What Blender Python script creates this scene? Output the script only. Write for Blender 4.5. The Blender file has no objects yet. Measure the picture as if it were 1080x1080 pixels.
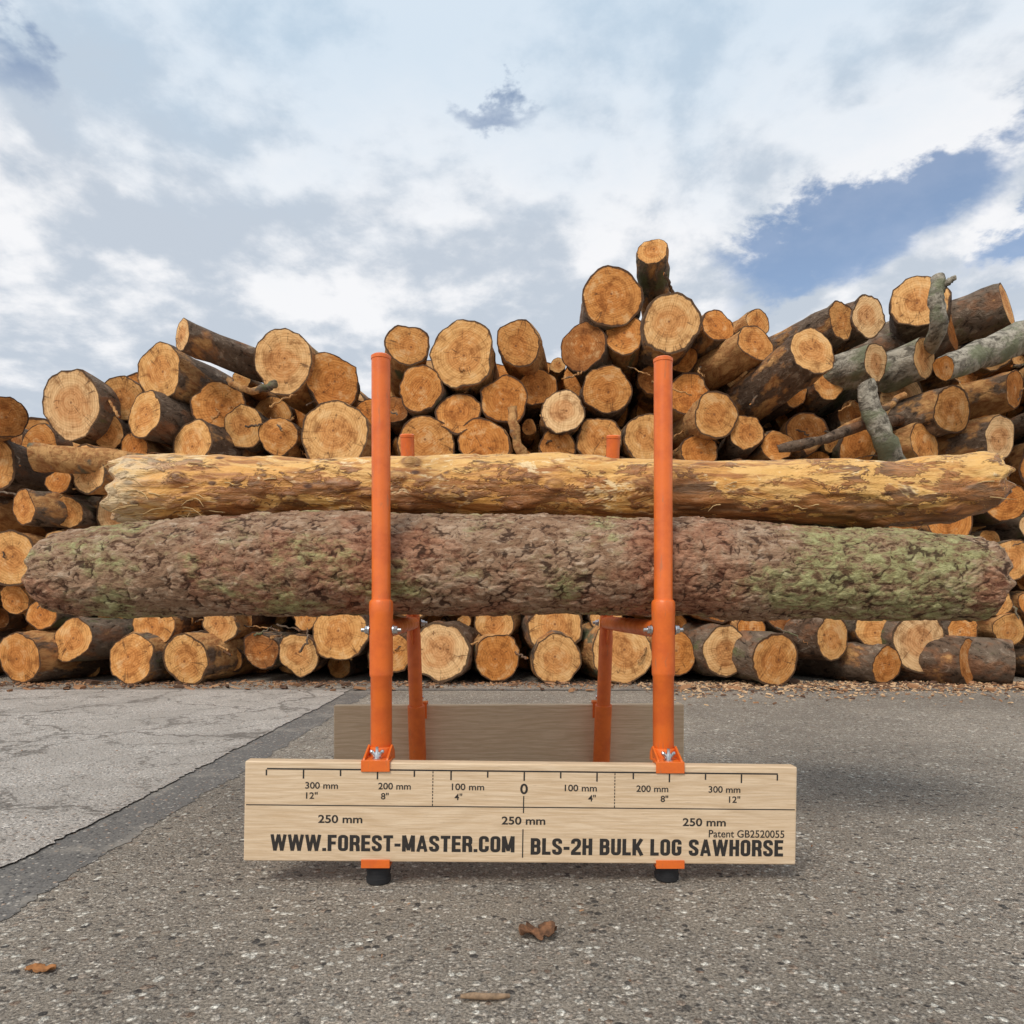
import bpy, math, random, numpy as np
from mathutils import Vector, Matrix, noise as mn
R=random.Random(7)
scene=bpy.context.scene
F=755.0; CH=0.383
scene.view_settings.view_transform='Standard'
scene.view_settings.look='None'
scene.view_settings.exposure=0

# survey helper: bearing tangents (in 1/755) and distance -> metres
def E(h,v,d): return Vector(((h-540)/F*d, d, CH+(640-v)/F*d))

# ---------------------------------------------------------------- node helper
class G:
    def __init__(s,nt): s.nt=nt
    def n(s,t,ins=None,**pr):
        nd=s.nt.nodes.new(t)
        for k,v in pr.items(): setattr(nd,k,v)
        for k,v in (ins or {}).items(): s.put(nd.inputs[k],v)
        return nd
    def put(s,sock,v):
        if isinstance(v,bpy.types.NodeSocket): s.nt.links.new(v,sock)
        else:
            if sock.type=='RGBA' and len(v)==3: v=(*v,1)
            sock.default_value=v
    def m(s,op,a,b=None,c=None,clamp=False):
        nd=s.nt.nodes.new('ShaderNodeMath'); nd.operation=op; nd.use_clamp=clamp
        s.put(nd.inputs[0],a)
        if b is not None: s.put(nd.inputs[1],b)
        if c is not None: s.put(nd.inputs[2],c)
        return nd.outputs[0]
    def mix(s,f,a,b,blend='MIX'):
        nd=s.nt.nodes.new('ShaderNodeMix'); nd.data_type='RGBA'; nd.blend_type=blend
        s.put(nd.inputs[0],f); s.put(nd.inputs[6],a); s.put(nd.inputs[7],b)
        return nd.outputs[2]
    def noise(s,vec,scale,detail=4,rough=.55,dist=0,col=False):
        nd=s.n('ShaderNodeTexNoise',{'Vector':vec,'Scale':scale,'Detail':detail,'Roughness':rough,'Distortion':dist})
        return nd.outputs['Color' if col else 'Fac']
    def vor(s,vec,scale,feature='F1',rnd=1.0):
        return s.n('ShaderNodeTexVoronoi',{'Vector':vec,'Scale':scale,'Randomness':rnd},feature=feature)
    def ss(s,x,lo,hi,a=0.,b=1.):
        nd=s.n('ShaderNodeMapRange',{'Value':x,'From Min':lo,'From Max':hi,'To Min':a,'To Max':b},interpolation_type='SMOOTHSTEP')
        return nd.outputs[0]
    def vm(s,op,a,b=None):
        nd=s.nt.nodes.new('ShaderNodeVectorMath'); nd.operation=op
        s.put(nd.inputs[0],a)
        if b is not None: s.put(nd.inputs[1],b)
        return nd.outputs['Value' if op in('LENGTH','DOT_PRODUCT','DISTANCE') else 'Vector']
    def xyz(s,v): return s.n('ShaderNodeSeparateXYZ',{0:v}).outputs
    def cxyz(s,x,y,z): return s.n('ShaderNodeCombineXYZ',{0:x,1:y,2:z}).outputs[0]
    def grey(s,x): return s.n('ShaderNodeCombineColor',{0:x,1:x,2:x}).outputs[0]
    def bump(s,h,dist,strength=1.0,normal=None):
        d={'Height':h,'Distance':dist,'Strength':strength}
        if normal is not None: d['Normal']=normal
        return s.n('ShaderNodeBump',d).outputs[0]

def material(name):
    m=bpy.data.materials.new(name); m.use_nodes=True
    nt=m.node_tree
    for n in list(nt.nodes): nt.nodes.remove(n)
    g=G(nt); p=g.n('ShaderNodeBsdfPrincipled'); o=g.n('ShaderNodeOutputMaterial')
    nt.links.new(p.outputs[0],o.inputs[0])
    return m,g,p
def objco(g): return g.n('ShaderNodeTexCoord').outputs['Object']
def attr(g,n): return g.n('ShaderNodeAttribute',attribute_name=n)

# ---------------------------------------------------------------- materials
def mat_cut():
    m,g,p=material('cut_timber_end')
    inf=attr(g,'info'); ix=g.xyz(inf.outputs['Vector'])
    seed,rn=ix[0],ix[2]; al=inf.outputs['Alpha']
    tint=g.m('SUBTRACT',al,g.m('MULTIPLY',g.m('GREATER_THAN',al,1.5),2.))
    uv=attr(g,'capuv').outputs['Vector']
    su=g.m('MULTIPLY',seed,91.7)
    uvs=g.vm('ADD',uv,g.cxyz(su,g.m('MULTIPLY',seed,33.1),su))
    wob=g.m('SUBTRACT',g.noise(uvs,9,2),.5)
    cuv=g.vm('ADD',uv,g.cxyz(g.m('MULTIPLY',g.m('SINE',g.m('MULTIPLY',seed,77.)),.016),g.m('MULTIPLY',g.m('COSINE',g.m('MULTIPLY',seed,177.)),.016),0.))
    rl=g.vm('LENGTH',g.vm('MULTIPLY',cuv,(1,1,0)))
    rr=g.m('ADD',rl,g.m('MULTIPLY',wob,.022))
    ring=g.m('SINE',g.m('MULTIPLY',rr,480.))
    ring2=g.m('SINE',g.m('MULTIPLY',rr,170.))
    ringf=g.m('ADD',g.m('ADD',g.m('MULTIPLY',ring,.28),g.m('MULTIPLY',ring2,.22)),.5)
    pale=(.80,.44,.16); orange=(.68,.28,.070); brown=(.38,.155,.05); straw=(.88,.58,.30)
    c=g.mix(g.ss(tint,0.,.35),straw,pale); c=g.mix(g.ss(tint,.3,.65),c,orange); c=g.mix(g.ss(tint,.75,1.0),c,brown)
    heart=g.ss(g.m('ADD',rn,g.m('MULTIPLY',wob,.8)),.66,.40)
    c=g.mix(g.m('MULTIPLY',heart,.5),c,(.62,.22,.05))
    c=g.mix(g.m('MULTIPLY',ringf,.58),c,g.mix(1.,c,(.60,.45,.31),'MULTIPLY'))
    st=g.noise(uvs,15,4,.7)
    c=g.mix(g.ss(st,.49,.68,0,.75),c,g.mix(1.,c,(.44,.34,.26),'MULTIPLY'))
    c=g.mix(g.ss(st,.47,.33,0,.45),c,(.86,.57,.28))
    rot=g.n('ShaderNodeVectorRotate',{'Vector':uvs,'Angle':g.m('MULTIPLY',seed,6.28)},rotation_type='Z_AXIS').outputs[0]
    saw=g.noise(g.vm('MULTIPLY',rot,(9,190,1)),1,3,.65)
    c=g.mix(g.ss(saw,.42,.68,0,.5),c,g.mix(1.,c,(.62,.52,.43),'MULTIPLY'))
    nd=g.vm('NORMALIZE',cuv)
    rad=g.noise(g.vm('ADD',g.vm('MULTIPLY',nd,(1.6,1.6,0)),g.cxyz(su,su,g.m('MULTIPLY',rl,2.))),1.5,1,.5)
    ck=g.m('ABSOLUTE',g.m('SUBTRACT',rad,.5))
    ckm=g.m('MULTIPLY',g.ss(ck,.012,.002),g.ss(st,.42,.52))
    c=g.mix(g.m('MULTIPLY',ckm,.7),c,(.09,.04,.018))
    c=g.mix(g.ss(rl,.009,.003,0,.75),c,(.18,.07,.03))
    rimn=g.m('ADD',g.m('ADD',rn,g.m('MULTIPLY',g.m('SUBTRACT',st,.5),.12)),g.m('MULTIPLY',g.m('SINE',g.m('MULTIPLY',seed,300.)),.018))
    rim=g.ss(rimn,.92,.955)
    c=g.mix(g.m('MULTIPLY',rim,.92),c,(.06,.034,.022))
    g.put(p.inputs['Base Color'],c); g.put(p.inputs['Roughness'],.85); g.put(p.inputs['Specular IOR Level'],.2)
    g.put(p.inputs['Normal'],g.bump(saw,.004,.8))
    return m
def mat_side():
    m,g,p=material('timber_bark')
    co=objco(g)
    inf=attr(g,'info'); ix=g.xyz(inf.outputs['Vector']); seed=ix[0]
    sv=g.vm('MULTIPLY',g.vm('ADD',co,g.cxyz(g.m('MULTIPLY',seed,50.),0.,0.)),(1,.4,1))
    b1=g.noise(sv,30,5,.68,.4); b2=g.noise(sv,8,4,.62)
    hue=g.m('FRACT',g.m('MULTIPLY',seed,7.7))
    bark=g.mix(hue,(.12,.072,.045),(.18,.135,.098))
    bark=g.mix(g.ss(b1,.52,.68,0,.8),bark,(.34,.26,.19))
    bark=g.mix(g.ss(b1,.47,.33,0,.9),bark,(.028,.018,.012))
    bark=g.mix(g.ss(b2,.5,.62,0,.6),bark,g.mix(b1,(.10,.036,.018),(.44,.20,.09)))
    bark=g.mix(g.m('MULTIPLY',g.ss(b2,.46,.34),g.ss(hue,.5,.8)),bark,(.14,.145,.07))
    peel=g.ss(g.m('ADD',b2,g.m('MULTIPLY',g.m('FRACT',g.m('MULTIPLY',seed,17.3)),.34)),.68,.78)
    pw=g.mix(g.ss(b1,.35,.65),(.60,.33,.13),(.33,.14,.05))
    bark=g.mix(peel,bark,pw)
    birch=g.mix(g.ss(b2,.46,.60),g.mix(g.ss(b1,.35,.62),(.10,.085,.065),(.44,.39,.31)),g.mix(b1,(.11,.115,.065),(.29,.29,.19)))
    bark=g.mix(g.m('GREATER_THAN',inf.outputs['Alpha'],1.5),bark,birch)
    g.put(p.inputs['Base Color'],bark); g.put(p.inputs['Roughness'],.88); g.put(p.inputs['Specular IOR Level'],.2)
    g.put(p.inputs['Normal'],g.bump(b1,.02,.9))
    return m

def mat_bark():
    m,g,p=material('scaly_bark')
    co=objco(g); x=g.xyz(co)
    cr=attr(g,'crack').outputs['Fac']; pl=attr(g,'plate').outputs['Fac']
    n1=g.noise(g.vm('MULTIPLY',co,(.55,1,1)),95,6,.74,.3); n2=g.noise(co,7,5,.68,.2); n3=g.noise(g.vm('MULTIPLY',co,(.40,1,1)),44,5,.72,.3)
    c=g.mix(pl,(.33,.19,.11),(.47,.295,.185))
    c=g.mix(g.ss(n3,.50,.62,0,.65),c,(.62,.44,.30))
    c=g.mix(g.ss(n1,.48,.37,0,.85),c,(.11,.048,.028))
    c=g.mix(g.ss(n1,.54,.64,0,.6),c,(.70,.54,.39))
    red=g.ss(n2,.49,.60); c=g.mix(g.m('MULTIPLY',red,.55),c,g.mix(g.ss(n1,.38,.60),(.17,.045,.022),(.56,.24,.13)))
    def bl(cx,w): return g.ss(g.m('ABSOLUTE',g.m('SUBTRACT',x[0],cx)),w,0.)
    zone=g.m('ADD',g.m('ADD',bl(-.64,.26),g.m('MULTIPLY',bl(-.25,.32),.5)),g.m('ADD',g.m('MULTIPLY',bl(.12,.25),.6),g.m('MULTIPLY',bl(.53,.40),1.1)))
    lz=g.noise(g.vm('MULTIPLY',co,(.6,1,1)),9,6,.74,.2)
    mo=g.ss(g.m('ADD',lz,g.m('MULTIPLY',zone,.11)),.54,.66)
    mo=g.m('MULTIPLY',mo,g.ss(g.m('ADD',g.m('MULTIPLY',n1,.6),g.m('MULTIPLY',n3,.4)),.42,.53,.15,1.))
    c=g.mix(g.m('MULTIPLY',mo,.75),c,g.mix(g.ss(n1,.38,.62),(.20,.19,.065),(.50,.51,.22)))
    c=g.mix(g.ss(cr,.30,.02,0,.85),c,(.06,.028,.018))
    cap=attr(g,'cap').outputs['Fac']
    c=g.mix(cap,c,g.mix(n1,(.42,.22,.09),(.6,.38,.19)))
    g.put(p.inputs['Base Color'],c); g.put(p.inputs['Roughness'],.9); g.put(p.inputs['Specular IOR Level'],.2)
    h=g.m('ADD',n1,g.m('MULTIPLY',n3,.9))
    g.put(p.inputs['Normal'],g.bump(h,.010,1.))
    return m

def mat_peeled():
    m,g,p=material('peeled_wood')
    co=objco(g); x=g.xyz(co)
    s1=g.noise(g.vm('MULTIPLY',co,(.10,1,1)),80,5,.68,.3)
    s2=g.noise(g.vm('MULTIPLY',co,(.30,1,1)),15,5,.7,.5)
    s3=g.noise(g.vm('MULTIPLY',co,(.45,1,1)),38,5,.74,.5)
    c=g.mix(g.ss(s2,.40,.60),(.74,.41,.12),(.84,.54,.21))
    c=g.mix(g.ss(s1,.5,.64,0,.7),c,(.54,.235,.055))
    c=g.mix(g.ss(s2,.48,.53,0,.9),c,g.mix(g.ss(s1,.4,.58),(.74,.36,.085),(.36,.13,.03)))
    c=g.mix(g.ss(s3,.55,.62,0,.75),c,(.90,.70,.40))
    under=g.ss(x[2],.61,.525)
    ib=g.ss(g.m('ADD',s3,g.m('MULTIPLY',under,.09)),.50,.54)
    ib2=g.noise(g.vm('ADD',g.vm('MULTIPLY',co,(.4,1,1)),(3,1,7)),20,4,.7,.5)
    rightside=g.ss(x[0],0.,.5)
    ib=g.m('MULTIPLY',ib,g.ss(g.m('ADD',g.m('ADD',ib2,g.m('MULTIPLY',rightside,.035)),g.m('MULTIPLY',under,.12)),.50,.56))
    c=g.mix(g.m('MULTIPLY',ib,.88),c,g.mix(g.ss(s1,.38,.6),(.11,.04,.018),(.40,.16,.05)))
    v=g.vor(g.vm('MULTIPLY',co,(.5,1,1)),44); d=v.outputs['Distance']
    sel=g.ss(g.xyz(v.outputs['Color'])[0],.60,.64)
    kn=g.m('MULTIPLY',g.ss(d,.24,.10),sel)
    c=g.mix(g.m('MULTIPLY',kn,.9),c,(.08,.03,.015))
    kc=attr(g,'crack').outputs['Fac']
    c=g.mix(g.m('MULTIPLY',kc,.9),c,(.19,.07,.022))
    white=g.ss(g.m('ADD',x[0],g.m('MULTIPLY',s2,.3)),-.34,-.50)
    c=g.mix(g.m('MULTIPLY',white,g.ss(s3,.36,.5,.1,.75)),c,g.mix(s1,(.58,.38,.17),(.94,.82,.58)))
    cap=attr(g,'cap').outputs['Fac']
    c=g.mix(cap,c,g.mix(s3,(.42,.22,.09),(.66,.42,.2)))
    g.put(p.inputs['Base Color'],c); g.put(p.inputs['Roughness'],.48); g.put(p.inputs['Specular IOR Level'],.4)
    h=g.m('ADD',g.m('MULTIPLY',s1,.5),g.m('MULTIPLY',s3,.8)); h=g.m('ADD',h,g.m('MULTIPLY',ib,.25))
    g.put(p.inputs['Normal'],g.bump(h,.008,.9))
    return m

def mat_board():
    m,g,p=material('planed_pine')
    co=objco(g)
    oi=g.n('ShaderNodeObjectInfo').outputs['Random']
    co=g.vm('ADD',co,g.cxyz(g.m('MULTIPLY',oi,9.),0.,g.m('MULTIPLY',oi,3.)))
    w=g.noise(g.vm('MULTIPLY',co,(1.2,5,5)),2.2,3,.5)
    z=g.xyz(co)[2]
    gr=g.m('SINE',g.m('MULTIPLY',g.m('ADD',z,g.m('MULTIPLY',w,.11)),520.))
    f=g.noise(g.vm('MULTIPLY',co,(.04,1,1)),420,4,.7)
    c=g.mix(g.ss(f,.3,.7),(.64,.455,.28),(.79,.61,.42))
    c=g.mix(g.m('MULTIPLY',g.ss(gr,-.2,1.),.28),c,(.52,.355,.205))
    c=g.mix(g.ss(g.noise(g.vm('MULTIPLY',co,(.3,1,1)),12,4,.6),.5,.75,0,.35),c,(.50,.36,.23))
    pores=g.ss(g.noise(g.vm('MULTIPLY',co,(.06,1,1)),900,2),.64,.72)
    c=g.mix(g.m('MULTIPLY',pores,.35),c,(.24,.15,.08))
    g.put(p.inputs['Base Color'],c); g.put(p.inputs['Roughness'],.6); g.put(p.inputs['Specular IOR Level'],.3)
    g.put(p.inputs['Normal'],g.bump(f,.0008,.6))
    return m

def mat_orange():
    m,g,p=material('orange_powder_coat')
    co=objco(g)
    n=g.noise(co,35,4,.6); sc=g.noise(g.vm('MULTIPLY',co,(1,1,.2)),120,4,.7)
    c=g.mix(g.ss(n,.35,.7),(.80,.165,.022),(.68,.125,.018))
    c=g.mix(g.ss(sc,.58,.72,0,.6),c,(.42,.16,.07))
    g.put(p.inputs['Base Color'],c); g.put(p.inputs['Roughness'],g.ss(n,.3,.7,.32,.52))
    g.put(p.inputs['Normal'],g.bump(g.noise(co,500,1),.0004,.5))
    return m
def simple(name,col,rough=.6,metal=0.,ns=40,var=.25,bd=0.):
    m,g,p=material(name); co=objco(g); n=g.noise(co,ns,4,.6)
    g.put(p.inputs['Base Color'],g.mix(g.ss(n,.3,.7),col,tuple(max(0,c*(1-var)) for c in col)))
    g.put(p.inputs['Roughness'],rough); g.put(p.inputs['Metallic'],metal)
    if bd: g.put(p.inputs['Normal'],g.bump(n,bd,.7))
    return m

def aggregate(g,co,dark,mid,light,scale,matrixcol,amount=.5,sharp=True):
    v=g.vor(co,scale)
    cc=g.xyz(v.outputs['Color']); d=v.outputs['Distance']
    stone=g.mix(g.ss(cc[0],.15,.40),dark,mid); stone=g.mix(g.ss(cc[0],.60,.90),stone,light)
    stone=g.mix(g.ss(cc[1],.84,.88,0,.6),stone,(.40,.25,.16))
    mask=g.m('MULTIPLY',g.ss(d,.55,.43),g.ss(cc[2],amount,amount+.05))
    c=g.mix(mask,matrixcol,stone)
    h=g.m('MULTIPLY',mask,g.m('SUBTRACT',.75,d))
    return c,h

def mat_ground():
    m,g,p=material('worn_aggregate_asphalt')
    co=objco(g)
    n=g.noise(co,300,4,.75); wc=g.vm('ADD',co,g.cxyz(g.m('MULTIPLY',n,.006),g.m('MULTIPLY',n,-.005),0.))
    c,h=aggregate(g,wc,(.11,.098,.088),(.60,.52,.43),(1.0,.93,.80),100,(.44,.37,.295),.15)
    c2,h2=aggregate(g,g.vm('ADD',wc,(3.3,1.7,0)),(.10,.09,.082),(.55,.475,.395),(1.0,.90,.76),210,(.40,.34,.275),.2)
    big=g.noise(co,1.6,4,.65)
    med=g.noise(co,16,4,.7)
    c=g.mix(g.ss(med,.42,.56,.05,.75),c,c2)
    c=g.mix(1.,c,g.grey(g.ss(n,.33,.66,.45,1.45)),'MULTIPLY')
    c=g.mix(1.,c,g.grey(g.ss(big,.32,.68,1.14,.82)),'MULTIPLY')
    c=g.mix(g.ss(med,.56,.68,0,.35),c,(.28,.235,.19))
    c=g.mix(1.,c,(.92,.92,.92),'MULTIPLY')
    g.put(p.inputs['Base Color'],c); g.put(p.inputs['Roughness'],.85); g.put(p.inputs['Specular IOR Level'],.3)
    g.put(p.inputs['Normal'],g.bump(g.m('ADD',g.m('ADD',h,g.m('MULTIPLY',h2,.5)),g.m('MULTIPLY',n,.8)),.009,1.))
    return m
def mat_pavement():
    m,g,p=material('weathered_concrete')
    co=objco(g)
    n=g.noise(co,260,4,.75)
    c,h=aggregate(g,co,(.28,.255,.23),(.60,.54,.48),(.92,.84,.75),150,(.56,.50,.44),.45)
    c=g.mix(1.,c,g.grey(g.ss(n,.33,.66,.55,1.35)),'MULTIPLY')
    big=g.noise(co,3.5,5,.72); c=g.mix(g.ss(big,.40,.60,0,.6),c,(.43,.38,.33))
    wv=g.vm('ADD',co,g.vm('MULTIPLY',g.noise(co,4,5,.7,col=True),(.45,.45,0)))
    e=g.vor(wv,1.6,'DISTANCE_TO_EDGE').outputs['Distance']
    e2=g.vor(g.vm('ADD',wv,(4,2,0)),5.,'DISTANCE_TO_EDGE').outputs['Distance']
    gate=g.ss(big,.44,.50)
    ck=g.m('MAXIMUM',g.m('MULTIPLY',g.ss(e,.022,.005),g.ss(big,.3,.45,.7,1.)),g.m('MULTIPLY',g.ss(e2,.03,.008),g.m('MULTIPLY',gate,.85)))
    c=g.mix(g.m('MULTIPLY',ck,.7),c,(.14,.12,.10))
    g.put(p.inputs['Base Color'],c); g.put(p.inputs['Roughness'],.9); g.put(p.inputs['Specular IOR Level'],.2)
    g.put(p.inputs['Normal'],g.bump(g.m('ADD',h,g.m('MULTIPLY',n,1.)),.005,1.))
    return m
def mat_strip():
    m,g,p=material('tar_joint')
    co=objco(g)
    n=g.noise(co,300,3,.7)
    c,h=aggregate(g,co,(.07,.066,.062),(.19,.17,.15),(.42,.38,.33),150,(.14,.128,.115),.4)
    c=g.mix(1.,c,g.grey(g.ss(n,.3,.7,.6,1.4)),'MULTIPLY')
    c=g.mix(g.ss(g.noise(co,7,5,.75),.48,.64,0,.5),c,(.34,.30,.25))
    g.put(p.inputs['Base Color'],c); g.put(p.inputs['Roughness'],.85)
    g.put(p.inputs['Normal'],g.bump(h,.004,.9))
    return m
def mat_litter():
    m,g,p=material('bark_and_sawdust')
    inf=attr(g,'info'); t=inf.outputs['Fac']
    c=g.mix(g.ss(t,.2,.5),(.10,.05,.028),(.36,.18,.085)); c=g.mix(g.ss(t,.6,.9),c,(.66,.44,.25))
    g.put(p.inputs['Base Color'],c); g.put(p.inputs['Roughness'],.9)
    return m

M_cut=mat_cut(); M_side=mat_side(); M_bark=mat_bark(); M_peel=mat_peeled(); M_board=mat_board(); M_or=mat_orange()
M_rub=simple('black_rubber',(.018,.018,.02),.7); M_zinc=simple('zinc_plated_steel',(.62,.62,.63),.32,1.)
M_ink=simple('black_print_ink',(.03,.024,.02),.7,0,300,.3); M_leaf=simple('dry_leaf',(.26,.115,.05),.8,0,90,.75,.003)
M_gr=mat_ground(); M_pv=mat_pavement(); M_st=mat_strip(); M_lit=mat_litter()

def link(o): scene.collection.objects.link(o); return o
def parent(c,p):
    c.parent=p; c.matrix_parent_inverse=p.matrix_world.inverted()
def empty(name,loc):
    o=bpy.data.objects.new(name,None); o.empty_display_size=.1; o.location=loc; link(o)
    bpy.context.view_layer.update(); return o

# ---------------------------------------------------------------- mesh builder
class MB:
    def __init__(s): s.v=[]; s.f=[]; s.inf=[]; s.uv=[]; s.mi=[]
    def obj(s,name,mats,smooth=True):
        me=bpy.data.meshes.new(name); me.from_pydata(s.v,[],s.f)
        a=me.attributes.new('info','FLOAT_COLOR','POINT'); a.data.foreach_set('color',np.array(s.inf,dtype=np.float32).ravel())
        b=me.attributes.new('capuv','FLOAT_VECTOR','POINT'); b.data.foreach_set('vector',np.array(s.uv,dtype=np.float32).ravel())
        me.polygons.foreach_set('use_smooth',[smooth]*len(me.polygons))
        for mt in mats: me.materials.append(mt)
        if len(mats)>1: me.polygons.foreach_set('material_index',s.mi)
        me.update()
        return link(bpy.data.objects.new(name,me))

def tube(B,pts,rads,seg,tint,amp=.012,tilt=.12,lump=.05,caps=True):
    seed=R.random(); n=len(pts)
    a=[R.uniform(0,6.28) for _ in range(4)]
    tiltu,tiltv=R.uniform(-tilt,tilt),R.uniform(-tilt,tilt)
    so=Vector((seed*50,seed*31,seed*77))
    prof=[1+lump*math.sin(2*t+a[0])*.8+lump*.6*math.sin(3*t+a[1])+lump*.35*math.sin(5*t+a[2])+lump*.2*math.sin(9*t+a[3]) for t in [2*math.pi*j/seg for j in range(seg)]]
    T=(pts[1]-pts[0]).normalized()
    N=T.orthogonal().normalized(); N.rotate(Matrix.Rotation(R.uniform(0,6.28),3,T))
    base=len(B.v)
    frames=[]
    for i in range(n):
        if i==0: t=(pts[1]-pts[0])
        elif i==n-1: t=(pts[-1]-pts[-2])
        else: t=(pts[i+1]-pts[i-1])
        t=t.normalized(); N=(N-t*N.dot(t)).normalized(); Bn=t.cross(N)
        frames.append((t,N.copy(),Bn))
    cache={}
    def ringpos(i,fac):
        if i not in cache:
            t,Nn,Bn=frames[i]; c=pts[i]; r=rads[i]; out=[]
            for j in range(seg):
                th=2*math.pi*j/seg; u=math.cos(th)*r*prof[j]; w=math.sin(th)*r*prof[j]
                q=c+Nn*u+Bn*w
                k=mn.noise(q*14+so)*amp+mn.noise(q*45+so)*amp*.5
                out.append((u+math.cos(th)*k,w+math.sin(th)*k))
            cache[i]=out
        t,Nn,Bn=frames[i]; res=[]
        for (u,w) in cache[i]:
            u*=fac; w*=fac; q=pts[i]+Nn*u+Bn*w
            if i==0: q=q+t*(tiltu*u+tiltv*w)
            if i==n-1: q=q-t*(tiltv*u+tiltu*w)
            res.append((q,u,w))
        return res
    along=0
    for i in range(n):
        if i: along+=(pts[i]-pts[i-1]).length
        for (q,u,w) in ringpos(i,1.0):
            B.v.append(q[:]); B.inf.append((seed,0.,1.,tint)); B.uv.append((u,w,along))
    for i in range(n-1):
        for j in range(seg):
            k=(j+1)%seg
            B.f.append((base+i*seg+j,base+i*seg+k,base+(i+1)*seg+k,base+(i+1)*seg+j)); B.mi.append(0)
    if not caps: return
    for which in (0,n-1):
        b=len(B.v); facs=(1.0,.9,.6,.3)
        for fc in facs:
            for (q,u,w) in ringpos(which,fc):
                B.v.append(q[:]); B.inf.append((seed,1.,fc,tint)); B.uv.append((u,w,0))
        ci=len(B.v); B.v.append(pts[which][:]); B.inf.append((seed,1.,0.,tint)); B.uv.append((0,0,0))
        for r_ in range(len(facs)-1):
            for j in range(seg):
                k=(j+1)%seg; o=b+r_*seg; p_=b+(r_+1)*seg
                B.f.append((o+j,p_+j,p_+k,o+k) if which==0 else (o+k,p_+k,p_+j,o+j)); B.mi.append(1)
        o=b+(len(facs)-1)*seg
        for j in range(seg):
            k=(j+1)%seg
            B.f.append((o+j,ci,o+k) if which==0 else (o+k,ci,o+j)); B.mi.append(1)

PB=MB()
def plog(end,yaw,pitch,r,L,tint,seg=30,bow=.03,tilt=.14):
    ax=Vector((math.sin(yaw)*math.cos(pitch),math.cos(yaw)*math.cos(pitch),math.sin(pitch)))
    side=Vector((R.uniform(-1,1),0,R.uniform(-1,1)))*bow
    ts=[0,.02,.05,.09,.14,.2,.28,.38,.5,.65,.82,1]
    pts=[end+ax*(L*t)+side*math.sin(math.pi*t)*L*.3 for t in ts]
    taper=R.uniform(-.12,.1)
    rads=[r*(1+taper*t)*(1+R.uniform(-.02,.02)) for t in ts]
    tube(PB,pts,rads,seg,tint,amp=.014,tilt=tilt,lump=R.uniform(.015,.06))
def facedepth(v): return 3.62+.13*max(0,(690-v)/208)

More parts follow.
